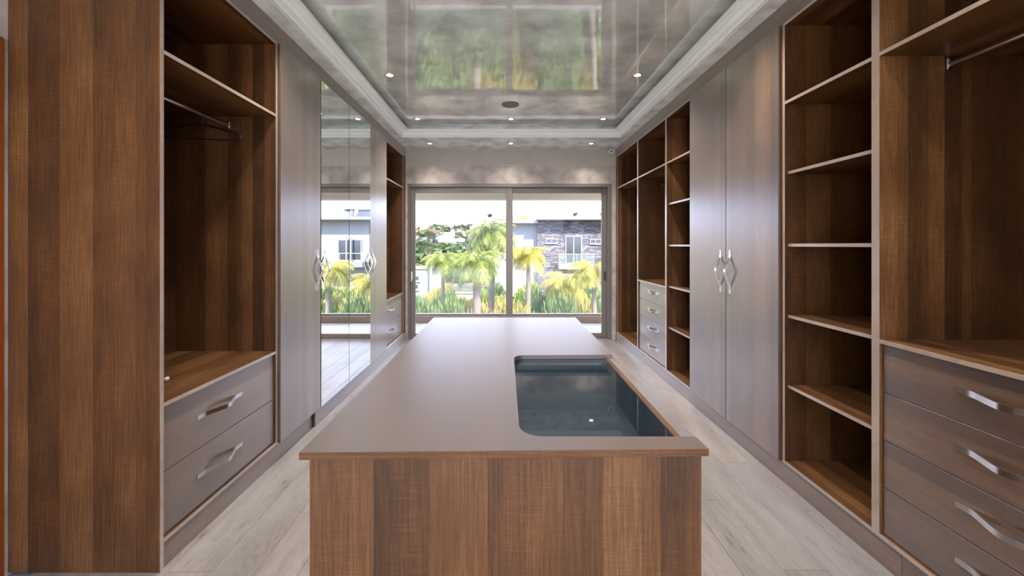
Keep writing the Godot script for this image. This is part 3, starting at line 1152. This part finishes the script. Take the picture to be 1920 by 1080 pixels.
func balcony() -> void:
	var f := structure("floor_balcony", "pale grey tiled balcony floor outside the window")
	board("screed", f, M.grout, Vector3(-4.2, -0.3, -BACK - 0.145), Vector3(5.2, -0.022, -7.05), 1, 0.0)
	board("screed", f, M.grout, Vector3(-4.2, -0.3, -BACK - 0.2), Vector3(-1.47, -0.022, -BACK - 0.145), 1, 0.0)
	var k := 0
	var x := -4.2
	while x < 5.15:
		var z := -BACK - 0.15
		while z > -7.0:
			var z1 := maxf(z - 0.45, -7.05)
			board("tile", f, M.tile[(k * 7 + int(x * 3.0)) % 3], Vector3(x + 0.002, -0.022, z - 0.002), Vector3(x + 0.448, -0.010, z1 + 0.002), 1, 0.0015)
			z -= 0.45
			k += 1
		x += 0.45
	var c := structure("kerb", "low beige balcony kerb under the glass balustrade")
	board("kerb_block", c, M.kerb, Vector3(-4.2, -0.3, -7.05), Vector3(5.2, 0.112, -7.30), 1, 0.004)
	var g := thing("glass_balustrade", "frameless glass balustrade on the balcony kerb", "balustrade", Vector3(0.5, 0.112, -7.16))
	board("base_channel", g, M.aluminium, Vector3(-4.2, 0.112, -7.12), Vector3(5.2, 0.150, -7.20), 1, 0.003)
	var px := -3.184
	for j in 3:
		board("glass_pane", g, M.rail_pane, Vector3(px + 0.006, 0.14, -7.153), Vector3(px + 2.494, 1.025, -7.167), 1, 0.001)
		px += 2.5
	board("glass_pane", g, M.rail_pane, Vector3(-4.18, 0.14, -7.153), Vector3(-3.19, 1.025, -7.167), 1, 0.001)
	var r := structure("roof_balcony", "pale roof slab and edge beam over the balcony")
	board("slab", r, M.paint, Vector3(-4.2, 2.39, -BACK - 0.2), Vector3(5.2, 2.62, -7.2), 1, 0.0)
	board("beam", r, M.paint, Vector3(-4.2, 2.285, -7.2), Vector3(5.2, 2.62, -7.45), 1, 0.004)
	board("upper_wall", r, M.paint, Vector3(-4.2, 2.62, -BACK), Vector3(5.2, 3.6, -BACK - 0.3), 1, 0.0)
	for s in [-1, 1]:
		var st := start()
		lathe(st, [Vector2(0.04, 0.0), Vector2(0.038, -0.006), Vector2(0.026, -0.004)], 20)
		var o := thing("balcony_downlight", "small round downlight under the balcony roof, seen through the %s window leaf" % ("left" if s < 0 else "right"), "downlight", Vector3(-0.62 if s < 0 else 0.70, 2.39, -7.0))
		put("trim_ring", st.commit(), M.steel, o)
		st = start()
		lathe(st, [Vector2(0.027, -0.004), Vector2(0.0, -0.003)], 20)
		put("lamp_lens", st.commit(), M.lens, o)
		var l := SpotLight3D.new()
		l.name = "lamp_light"
		l.light_energy = 0.3
		l.light_size = 0.03
		l.spot_angle = 50.0
		l.spot_range = 12.0
		l.spot_attenuation = 2.0
		l.shadow_enabled = true
		l.position = Vector3(0, -0.012, 0)
		l.rotation = Vector3(-PI / 2, 0, 0)
		o.add_child(l)


# ------------------------------------------------------------------ outside

# a world point from the photograph's pixel and a distance (used only to lay out the plan)
func spot(px: float, d: float) -> float:
	return (px - 946.5) * d / FOCAL


func tall(py: float, d: float) -> float:
	return EYE + (460.0 - py) * d / FOCAL


func ground_at(x: float, z: float) -> float:
	var d := -z
	var h := -3.5
	if d > 45.0:
		h += 3.6 * smoothstep(45.0, 130.0, d)
	if d > 120.0:
		h += 15.0 * smoothstep(120.0, 330.0, d) + 1.6 * sin(x * 0.021 + 1.0) * smoothstep(140.0, 300.0, d) + 0.8 * sin(x * 0.06 + d * 0.03) * smoothstep(120.0, 200.0, d)
	return h


func garden_ground() -> void:
	var st := start()
	var xs := []
	for i in 41:
		xs.append(-30.0 + 2.0 * i)
	var zs := []
	for i in 21:
		zs.append(-7.0 - 2.0 * i)
	sheet(st, xs, zs, func(x: float, z: float) -> float: return -3.5 + 0.12 * sin(x * 0.9) * cos(z * 0.7))
	tag(put("ground", st.commit(), M.lawn, self), "dry grassy garden ground beyond the balcony", "", "", "structure")
	st = start()
	xs = []
	for i in 61:
		xs.append(-420.0 + 14.0 * i)
	zs = []
	for i in 60:
		zs.append(-45.0 - 7.0 * i)
	sheet(st, xs, zs, func(x: float, z: float) -> float: return ground_at(x, z))
	tag(put("hill", st.commit(), M.earth, self), "pinkish dry hillside far beyond the garden", "", "", "structure")


func sheet(st: SurfaceTool, xs: Array, zs: Array, f: Callable) -> void:
	for i in xs.size() - 1:
		for j in zs.size() - 1:
			var p := []
			for k in [[0, 0], [1, 0], [1, 1], [0, 1]]:
				var x: float = xs[i + k[0]]
				var z: float = zs[j + k[1]]
				p.append(Vector3(x, f.call(x, z), z))
			var n: Vector3 = (p[1] - p[0]).cross(p[2] - p[0])
			if n.y < 0: n = -n
			quad(st, p[0], p[1], p[2], p[3], n.normalized())


func casement(o: Node3D, called: String, x0: float, x1: float, y0: float, y1: float, z: float, cells: int, fr := 0.06) -> void:
	var st := start()
	var m := Vector3((x0 + x1) / 2, (y0 + y1) / 2, z + 0.03)
	for s in [-1.0, 1.0]:
		add_box(st, Vector3(m.x + s * (x1 - x0 - fr) / 2, m.y, m.z), Vector3(fr, y1 - y0, 0.08))
		add_box(st, Vector3(m.x, m.y + s * (y1 - y0 - fr) / 2, m.z), Vector3(x1 - x0 - 2 * fr, fr, 0.08))
	for k in range(1, cells):
		add_box(st, Vector3(lerpf(x0, x1, float(k) / cells), m.y, m.z), Vector3(fr * 0.8, y1 - y0 - 2 * fr, 0.06))
	add_box(st, Vector3(m.x, y0 - 0.03, m.z + 0.03), Vector3(x1 - x0 + 0.12, 0.06, 0.16))
	var w := put(called, shifted(st, -place(o)), M.render_white, o)
	for k in cells:
		var a := lerpf(x0 + fr, x1 - fr, float(k) / cells) + 0.005
		var b := lerpf(x0 + fr, x1 - fr, float(k + 1) / cells) - 0.005
		board("pane", w, M.glass_dark, Vector3(a, y0 + fr, z + 0.005), Vector3(b, y1 - fr, z + 0.015), 1, 0.0)


func neighbour_house() -> void:
	var d := 34.0
	var o := thing("neighbour_house", "modern white and grey stone neighbouring house across the garden", "house", Vector3(7.0, -3.5, -d - 4.0))
	board("stone_wall", o, M.stone, Vector3(2.9, -3.5, -d), Vector3(9.05, 3.62, -d - 8.0), 1, 0.0)
	board("white_wall", o, M.render_white, Vector3(9.05, -3.5, -d - 0.1), Vector3(17.0, 3.62, -d - 8.0), 1, 0.0)
	board("white_wall", o, M.render_white, Vector3(-1.15, -3.5, -d - 0.5), Vector3(2.9, 3.35, -d - 8.0), 1, 0.0)
	var rf := board("roof_slab", o, M.render_white, Vector3(2.75, 3.62, -d + 1.15), Vector3(17.2, 3.86, -d - 8.2), 1, 0.02)
	rf.set_meta("label", "thin white overhanging roof slab")
	board("roof_slab", o, M.render_white, Vector3(-1.35, 3.35, -d + 0.5), Vector3(2.9, 3.55, -d - 8.2), 1, 0.02)
	casement(o, "window", 3.63, 4.65, 1.60, 2.02, -d, 2)
	casement(o, "window", 7.53, 8.52, 1.55, 1.98, -d, 2)
	casement(o, "window", 5.34, 6.84, -0.20, 2.28, -d, 2, 0.10)
	casement(o, "window", 9.75, 11.85, 0.05, 1.95, -d - 0.1, 2, 0.08)
	for x in [10.55, 10.95]:
		board("post", o, M.render_white, Vector3(x, 0.05, -d + 0.25), Vector3(x + 0.10, 2.25, -d + 0.15), 1, 0.01)
	# small balcony of the stone front
	var b := board("balcony_slab", o, M.render_white, Vector3(4.62, -0.62, -d + 1.3), Vector3(7.62, -0.22, -d), 1, 0.01)
	board("balcony_pane", b, M.rail_pane, Vector3(4.66, -0.22, -d + 1.25), Vector3(7.58, 0.62, -d + 1.23), 1, 0.0)
	board("balcony_handrail", b, M.render_white, Vector3(4.62, 0.62, -d + 1.29), Vector3(7.62, 0.70, -d + 1.2), 1, 0.01)
	for x in [4.64, 6.1, 7.56]:
		board("balcony_post", b, M.render_white, Vector3(x, -0.22, -d + 1.27), Vector3(x + 0.05, 0.62, -d + 1.22), 1, 0.0)
	board("lower_front", o, M.beige, Vector3(4.4, -3.5, -d + 0.9), Vector3(8.2, -0.62, -d), 1, 0.0)
	# terrace seen in the mirror
	var t := board("terrace_slab", o, M.grey, Vector3(9.05, -0.45, -d + 1.6), Vector3(16.0, 0.0, -d - 0.1), 1, 0.01)
	board("terrace_handrail", t, M.render_white, Vector3(9.05, 0.72, -d + 1.56), Vector3(16.0, 0.78, -d + 1.5), 1, 0.0)
	for k in 8:
		board("terrace_post", t, M.render_white, Vector3(9.1 + k * 0.95, 0.0, -d + 1.56), Vector3(9.14 + k * 0.95, 0.72, -d + 1.52), 1, 0.0)
	# chimney
	var st := start()
	add_box(st, Vector3(11.45, 4.18, -d - 1.5), Vector3(0.72, 0.66, 0.7), 0.02)
	for s in [[-1, -1], [1, -1], [-1, 1], [1, 1]]:
		add_box(st, Vector3(11.45 + 0.30 * s[0], 4.60, -d - 1.5 + 0.29 * s[1]), Vector3(0.12, 0.22, 0.12))
	var ch := put("chimney", shifted(st, -place(o)), M.tank, o)
	var cap := start()
	add_box(cap, Vector3(11.45, 4.73, -d - 1.5), Vector3(0.98, 0.07, 0.95), 0.01)
	add_box(cap, Vector3(11.45, 4.60, -d - 1.5), Vector3(0.40, 0.18, 0.40))
	put("chimney_cap", shifted(cap, -place(o)), M.grey, ch)
	ch.set_meta("label", "white chimney with a flat cap")
	# solar water heater on the roof
	var h := thing("water_heater", "white solar water tank on the neighbouring roof, seen only in the mirror", "water tank", Vector3(9.75, 3.86, -d - 1.2))
	st = start()
	tube(st, [Vector3(-0.72, 0.92, 0), Vector3(-0.68, 0.92, 0), Vector3(0.68, 0.92, 0), Vector3(0.72, 0.92, 0)], [0.2, 0.26, 0.26, 0.2], 18)
	put("tank", st.commit(), M.tank, h)
	st = start()
	for s in [-0.55, 0.55]:
		tube(st, [Vector3(s, 0, -0.15), Vector3(s, 0.7, 0)], 0.03, 6)
		tube(st, [Vector3(s, 0, 0.9), Vector3(s, 0.7, 0.1)], 0.03, 6)
	put("stand", st.commit(), M.grey, h)
	st = start()
	var bx := Basis(Vector3.RIGHT, 0.72)
	var cs := start()
	add_box(cs, Vector3.ZERO, Vector3(1.3, 0.06, 1.15))
	st.append_from(cs.commit(), 0, Transform3D(bx, Vector3(0, 0.36, 0.55)))
	put("collector", st.commit(), M.glass_dark, h)
	# roof fittings over the direct view
	floodlight("dark floodlight on the stone roof edge of the neighbouring house", Vector3(spot(1075, d), 3.86, -d + 0.6), 0.5)
	floodlight("dark floodlight at the far right end of the stone house roof in view", Vector3(spot(1125.5, d), 3.86, -d + 0.6), -0.3)
	floodlight("dark floodlight above the palm at the left end of the white roof", Vector3(spot(917.5, d), 3.55, -d + 0.2), 0.1, 0.36)
	var dish := thing("satellite_dish", "orange half-round dish on the white neighbouring roof", "dish", Vector3(spot(983, d), 3.55, -d - 0.4))
	st = start()
	var prof := []
	for k in 9:
		var a := PI / 2 * k / 8.0
		prof.append(Vector2(0.34 * sin(a) * 1.02, -0.16 * cos(a)))
	prof.append(Vector2(0.36, 0.012))
	lathe(st, prof, 28)
	var dm := put("bowl", st.commit(), M.orange, dish, Vector3(0, 0.18, 0))
	dm.rotation = Vector3(PI / 2 - 0.35, 0, 0)
	st = start()
	tube(st, [Vector3(0, 0, -0.25), Vector3(0, 0.18, -0.16)], 0.03, 8)
	put("foot", st.commit(), M.grey, dish)
	var an := thing("antenna", "thin television antenna above the stone house roof", "antenna", Vector3(spot(1002, d), 3.86, -d - 1.0))
	st = start()
	tube(st, [Vector3(0, 0, 0), Vector3(0, 0.42, 0)], 0.015, 6)
	put("mast", st.commit(), M.grey, an)
	st = start()
	tube(st, [Vector3(-0.45, 0.42, 0), Vector3(0.4, 0.40, 0)], 0.012, 6)
	for k in 6:
		tube(st, [Vector3(-0.4 + 0.15 * k, 0.42, -0.2), Vector3(-0.4 + 0.15 * k, 0.42, 0.2)], 0.01, 5)
	put("boom", st.commit(), M.grey, an)
	var tb := thing("roof_box", "grey and yellow box on the white roof beside the window mullion", "roof box", Vector3(spot(946, d), 3.55, -d - 1.0))
	st = start()
	add_box(st, Vector3(0, 0.42, 0), Vector3(1.9, 0.44, 0.6), 0.02)
	put("cabinet", st.commit(), M.grey, tb)
	st = start()
	add_box(st, Vector3(0, 0.10, 0), Vector3(1.8, 0.20, 0.5), 0.01)
	put("base", st.commit(), M.orange, tb)
	# white garden building and walls at the left
	var g := thing("garden_building", "low white garden building at the left behind the palms", "outbuilding", Vector3(-5.6, -3.5, -28.0))
	board("wall", g, M.render_white, Vector3(-9.5, -3.5, -27.5), Vector3(-4.95, -0.30, -30.0), 1, 0.01)
	board("pier", g, M.render_white, Vector3(-5.35, -3.5, -27.2), Vector3(-4.6, 0.05, -27.9), 1, 0.02)
	board("coping", g, M.beige, Vector3(-9.5, -0.30, -27.4), Vector3(-5.35, -0.18, -30.1), 1, 0.01)
	casement(g, "window", -6.6, -6.1, -1.15, -0.75, -27.5, 1)
	casement(g, "window", -6.6, -6.15, -1.75, -1.35, -27.5, 1)
	var pw := thing("garden_wall", "low white garden wall with a rounded top behind the middle palm", "wall", Vector3(-3.4, -3.5, -25.0))
	board("wall", pw, M.render_white, Vector3(-4.4, -3.5, -25.0), Vector3(-1.6, -1.75, -25.3), 1, 0.02)
	board("coping", pw, M.beige, Vector3(-4.45, -1.75, -24.95), Vector3(-1.55, -1.65, -25.35), 1, 0.01)
	var fe := thing("garden_fence", "low white fence with a square post at the right foot of the garden", "fence", Vector3(2.3, -3.5, -24.0))
	board("post", fe, M.render_white, Vector3(0.97, -3.5, -24.0), Vector3(1.20, -2.50, -24.2), 1, 0.01)
	board("rail", fe, M.render_white, Vector3(1.20, -2.82, -24.05), Vector3(5.8, -2.70, -24.15), 1, 0.01)
	board("rail", fe, M.render_white, Vector3(1.20, -3.30, -24.05), Vector3(5.8, -3.20, -24.15), 1, 0.01)


func floodlight(label: String, at: Vector3, turn: float, post := 0.14) -> void:
	var o := thing("floodlight", label, "floodlight", at)
	var st := start()
	tube(st, [Vector3.ZERO, Vector3(0.04, post, 0)], 0.03, 6)
	put("bracket", st.commit(), M.black, o)
	st = start()
	add_box(st, Vector3.ZERO, Vector3(0.40, 0.30, 0.14), 0.03)
	var h := put("head", st.commit(), M.black, o, Vector3(0.06, post + 0.14, 0))
	h.rotation = Vector3(0.5, turn, 0.35)


func far_hill() -> void:
	var r := RandomNumberGenerator.new()
	r.seed = 41
	var hues := [M.render_white, M.render_white, M.render_white, M.beige, M.red]
	var taken := []
	for k in 140:
		if taken.size() >= 44:
			break
		var d := r.randf_range(215.0, 330.0)
		var x := spot(r.randf_range(772.0, 935.0), d)
		if k % 4 == 3:
			d = r.randf_range(140.0, 215.0)
			x = spot(r.randf_range(780.0, 900.0), d)
		var clear := true
		for p in taken:
			clear = clear and (absf(p.x - x) > 10.5 or absf(p.y - d) > 9.5)
		if not clear:
			continue
		taken.append(Vector2(x, d))
		var y := ground_at(x, -d)
		var size := Vector3(r.randf_range(3.0, 6.5), r.randf_range(2.2, 4.0), r.randf_range(4.0, 7.0))
		var kind := r.randi() % hues.size()
		var words := "far white house on the hillside"
		if kind == 3: words = "far sand-coloured house on the hillside"
		if kind == 4: words = "far brick-red house on the hillside"
		var o := thing("hillside_house", words, "house", Vector3(x, y - 0.5, -d), "houses on the far hillside")
		var st := start()
		add_box(st, Vector3(0, size.y / 2 + 0.25, 0), size + Vector3(0, 0.5, 0), 0.05)
		if r.randf() < 0.6:
			add_box(st, Vector3(size.x * 0.18, size.y + 1.1, 0), Vector3(size.x * 0.5, 1.6, size.z * 0.6), 0.05)
		put("walls", st.commit(), hues[kind], o)
		st = start()
		for j in 3:
			for i in 1 if size.y < 4.0 else 2:
				add_box(st, Vector3(-size.x * 0.32 + size.x * 0.32 * j, 1.7 + i * 2.4, size.z / 2), Vector3(1.1, 1.2, 0.12))
		put("windows", st.commit(), M.glass_dark, o)
	var m := thing("radio_mast", "thin lattice radio mast standing on the far hill", "mast", Vector3(spot(833.5, 300.0), ground_at(spot(833.5, 300.0), -300.0), -300.0))
	var st := start()
	for k in 3:
		var a := TAU * k / 3.0
		tube(st, [Vector3(0.7 * cos(a), 0, 0.7 * sin(a)), Vector3(0.2 * cos(a), 12.5, 0.2 * sin(a))], 0.10, 5)
	for k in 12:
		var a := TAU * k / 3.0
		var b := TAU * (k + 1) / 3.0
		var q := 0.7 - 0.5 * k / 12.0
		tube(st, [Vector3(q * cos(a), k * 1.04, q * sin(a)), Vector3(q * cos(b), k * 1.04 + 1.04, q * sin(b))], 0.06, 4)
	put("lattice", st.commit(), M.grey, m)
	# scrub on the slope: nobody could count it
	var blob := start()
	for k in 26:
		var p := Vector3(r.randf_range(-1, 1), r.randf_range(0, 0.9), r.randf_range(-1, 1))
		var q := Vector3(r.randf_range(-1, 1), r.randf_range(0.2, 1), r.randf_range(-1, 1)).normalized() * 0.7
		var s := q.cross(Vector3(r.randf_range(-1, 1), 0.3, r.randf_range(-1, 1))).normalized() * 0.5
		tri(blob, p - s, p + s, p + q, q.cross(s).normalized())
	var mm := MultiMesh.new()
	mm.transform_format = MultiMesh.TRANSFORM_3D
	mm.mesh = blob.commit()
	mm.instance_count = 520
	for k in 520:
		var d := 50.0 * pow(6.2, r.randf())
		var x := spot(r.randf_range(760.0, 960.0), d)
		var s := r.randf_range(0.5, 1.5) * (0.7 + d / 200.0)
		mm.set_instance_transform(k, Transform3D(Basis(Vector3.UP, r.randf() * TAU).scaled(Vector3(s * 1.3, s, s * 1.3)), Vector3(x, ground_at(x, -d), -d)))
	var scrub := MultiMeshInstance3D.new()
	scrub.name = "scrub"
	scrub.multimesh = mm
	scrub.material_override = M.frond_dark
	add_child(scrub)
	tag(scrub, "dark scrub dotted over the dry slope", "scrub", "", "stuff")


# ------------------------------------------------------------------ planting

func frond_mesh(length: float, sag: float, r: RandomNumberGenerator, pairs := 70) -> ArrayMesh:
	# a feather frond that leaves the crown along +x, rises and then droops; leaflets hang from both sides
	var st := start()
	var pts := []
	for k in 13:
		var t := k / 12.0
		pts.append(Vector3(length * (t - 0.22 * sag * t * t), length * (0.62 * t - sag * t * t), 0))
	var radii := []
	for k in 13:
		radii.append(0.018 * (1.0 - 0.85 * k / 12.0))
	tube(st, pts, radii, 5)
	for k in pairs:
		var t := 0.10 + 0.88 * k / pairs
		var f := t * 12.0
		var i := mini(int(f), 11)
		var p: Vector3 = pts[i].lerp(pts[i + 1], f - i)
		var along: Vector3 = (pts[i + 1] - pts[i]).normalized()
		var long := length * 0.34 * pow(sin(PI * clampf(t * 0.86 + 0.12, 0.0, 1.0)), 0.7) * r.randf_range(0.8, 1.1)
		for s in [-1.0, 1.0]:
			var out := (along * 0.55 + Vector3(0, r.randf_range(-0.75, 0.05), s * r.randf_range(0.6, 0.95))).normalized()
			var mid: Vector3 = p + out * long * 0.5
			var tip: Vector3 = p + out * long + Vector3(0, -long * r.randf_range(0.25, 0.6), 0)
			var w := along * 0.011 * (length / 1.6)
			var n := out.cross(along).normalized()
			if n.y < 0: n = -n
			tri(st, p - w, p + w, mid + w, n)
			tri(st, p - w, mid + w, mid - w, n)
			tri(st, mid - w, mid + w, tip, n)
	return st.commit()


func feather_palm(label: String, at: Vector3, trunk: float, thick: float, fronds: int, meshes: Array, mat: Material, r: RandomNumberGenerator, scale := 1.0) -> void:
	var o := thing("feather_palm", label, "palm tree", at)
	var st := start()
	var pts := []
	var radii := []
	for k in 15:
		var t := k / 14.0
		pts.append(Vector3(0.10 * sin(t * 2.0), trunk * t, 0.06 * sin(t * 3.0)))
		radii.append(thick * (1.25 - 0.5 * t) * (1.0 + 0.10 * (k % 2)))
	tube(st, pts, radii, 12)
	put("trunk", st.commit(), M.bark, o)
	var top: Vector3 = pts[-1]
	for k in fronds:
		var f := put("frond", meshes[k % meshes.size()], mat, o, top + Vector3(0, -0.05, 0))
		var lift := lerpf(0.75, -0.55, pow((k + 0.5) / fronds, 0.9)) + r.randf_range(-0.1, 0.1)
		f.basis = Basis(Vector3.UP, k * 2.4 + r.randf_range(-0.2, 0.2)) * Basis(Vector3.BACK, lift) * Basis.IDENTITY.scaled(Vector3.ONE * scale * r.randf_range(0.85, 1.12))


func fan_palm(at: Vector3, trunk: float, r: RandomNumberGenerator) -> void:
	var o := thing("fan_palm", "dark green fan palm with a bare trunk on the dry slope", "palm tree", at)
	var st := start()
	tube(st, [Vector3.ZERO, Vector3(0.05, trunk * 0.5, 0), Vector3(0, trunk, 0)], [0.42, 0.30, 0.30], 12)
	put("trunk", st.commit(), M.bark, o)
	st = start()
	tube(st, [Vector3.ZERO, Vector3(0.9, 0.1, 0)], [0.03, 0.02], 5)
	for k in 15:
		var a := lerpf(-1.35, 1.35, k / 14.0)
		var dir := Vector3(cos(a), 0.0, sin(a))
		var b := Vector3(0.9, 0.1, 0)
		var side := Vector3(-sin(a), 0, cos(a)) * 0.07
		var mid := b + dir * 0.6 + Vector3(0, 0.02 - 0.10 * absf(a), 0)
		var tip := b + dir * 1.15 + Vector3(0, -0.35, 0)
		tri(st, b, mid + side, mid - side, Vector3.UP)
		tri(st, mid - side, mid + side, tip, Vector3.UP)
	var fan := st.commit()
	for k in 26:
		var f := put("frond", fan, M.frond_dark, o, Vector3(0, trunk, 0))
		f.basis = Basis(Vector3.UP, k * 2.4) * Basis(Vector3.BACK, lerpf(1.2, -0.9, k / 25.0)) * Basis(Vector3.RIGHT, r.randf_range(-0.4, 0.4)) * Basis.IDENTITY.scaled(Vector3.ONE * r.randf_range(0.9, 1.15))


func bush_mesh(r: RandomNumberGenerator, leaves: int, slim: float, long: float) -> ArrayMesh:
	# leaves within a lumpy mound of radius 1 and height 1.6
	var st := start()
	for k in leaves:
		var d := Vector3(r.randfn(), r.randfn(), r.randfn()).normalized()
		var p := d * pow(r.randf_range(0.15, 1.0), 0.45) * (1.0 + 0.18 * sin(d.x * 5.0) * cos(d.z * 4.0))
		p.y = p.y * 0.8 + 0.8
		var out := (d + Vector3(r.randfn() * 0.5, 0.45 + r.randfn() * 0.4, r.randfn() * 0.5)).normalized()
		var side := out.cross(Vector3(r.randfn(), r.randfn(), r.randfn())).normalized()
		var l := long * r.randf_range(0.6, 1.3)
		var n := side.cross(out).normalized()
		tri(st, p, p + out * l * 0.5 + side * l * slim, p + out * l, n)
		tri(st, p, p + out * l * 0.5 - side * l * slim, p + out * l, n)
	return st.commit()


func planting() -> void:
	var r := RandomNumberGenerator.new()
	r.seed = 77
	var long_fronds := []
	for k in 4:
		long_fronds.append(frond_mesh(r.randf_range(1.5, 1.9), r.randf_range(0.85, 1.25), r))
	# crown heights follow the photograph: x, distance, crown top
	var palms := [
		["tall yellow-green feather palm rising above the others left of the mullion", 918.0, 438.0, 17.0, 0.13, 26, "frond_green", 0.95],
		["feather palm with a thick grey trunk in the middle of the left window leaf", 889.0, 492.0, 13.5, 0.15, 24, "frond_green", 0.72],
		["slim feather palm with a thin pale trunk at the left of the garden", 826.0, 486.0, 15.0, 0.07, 18, "frond_green", 0.58],
		["bright yellow feather palm right of the mullion", 986.0, 478.0, 15.5, 0.10, 22, "frond_yellow", 0.68],
		["yellow-green feather palm at the right edge of the window", 1108.0, 506.0, 13.0, 0.09, 20, "frond_yellow", 0.62],
		["broad yellow-green feather palm in front of the stone house balcony", 1056.0, 532.0, 16.0, 0.10, 20, "frond_yellow", 0.80],
		["feather palm beyond the right edge of the window, seen in the mirror", 1210.0, 500.0, 15.0, 0.10, 22, "frond_yellow", 1.0],
	]
	for p in palms:
		var d: float = p[3]
		var y: float = tall(p[2], d) + 3.5
		feather_palm(p[0], Vector3(spot(p[1], d), -3.5, -d), y, p[4], p[5], long_fronds, M[p[6]], r, p[7])
	fan_palm(Vector3(spot(803.0, 58.0), ground_at(spot(803.0, 58.0), -58.0), -58.0), tall(452.0, 58.0) - ground_at(spot(803.0, 58.0), -58.0), r)
	var kinds := [
		["leafy_bush", "pale green leafy bush in the garden beyond the balustrade", "leaf_pale", bush_mesh(r, 2600, 0.30, 0.20)],
		["feathery_bush", "grey-green fine-leaved bush in the garden beyond the balustrade", "leaf_grey", bush_mesh(r, 3200, 0.16, 0.20)],
		["straw_bush", "straw-yellow dry bush in the garden beyond the balustrade", "leaf_straw", bush_mesh(r, 3000, 0.10, 0.28)],
	]
	var stem := start()
	for k in 5:
		var a := TAU * k / 5.0
		tube(stem, [Vector3(0.05 * cos(a), 0, 0.05 * sin(a)), Vector3(0.35 * cos(a), 0.9, 0.35 * sin(a))], [0.03, 0.012], 5)
	var stems := stem.commit()
	var taken := []
	for k in 1500:
		if taken.size() >= 92:
			break
		var d := r.randf_range(12.5, 30.5)
		var x := spot(r.randf_range(775.0, 1290.0), d)
		var clear := true
		for p in taken:
			clear = clear and p.distance_to(Vector2(x, d)) > 1.25
		for p in palms:
			clear = clear and Vector2(spot(p[1], p[3]), p[3]).distance_to(Vector2(x, d)) > 0.9
		if x < -1.0 and d > 23.5 or x > 0.5 and d > 23.0 and d < 25.2:
			clear = false
		if not clear:
			continue
		taken.append(Vector2(x, d))
		var kind: Array = kinds[r.randi() % 3]
		if r.randf() < 0.35 and x < 0.0: kind = kinds[1]
		var s := r.randf_range(0.62, 0.86)
		var high := r.randf_range(0.8, 1.25)
		# no bush may hide what stands above the rail line
		var top := minf(tall(r.randf_range(522.0, 585.0), d) + 3.5, 2.5 * high)
		var o := thing(kind[0], kind[1], "bush", Vector3(x, -3.5, -d), kind[1].replace("bush in", "bushes in"))
		var f := put("foliage", kind[3], M[kind[2]], o)
		f.scale = Vector3(s, top / 1.6, s)
		f.rotation.y = r.randf() * TAU
		f.set_meta("kind", "stuff")
		var t := put("stems", stems, M.bark, o)
		t.scale = Vector3(s, top / 1.6, s)
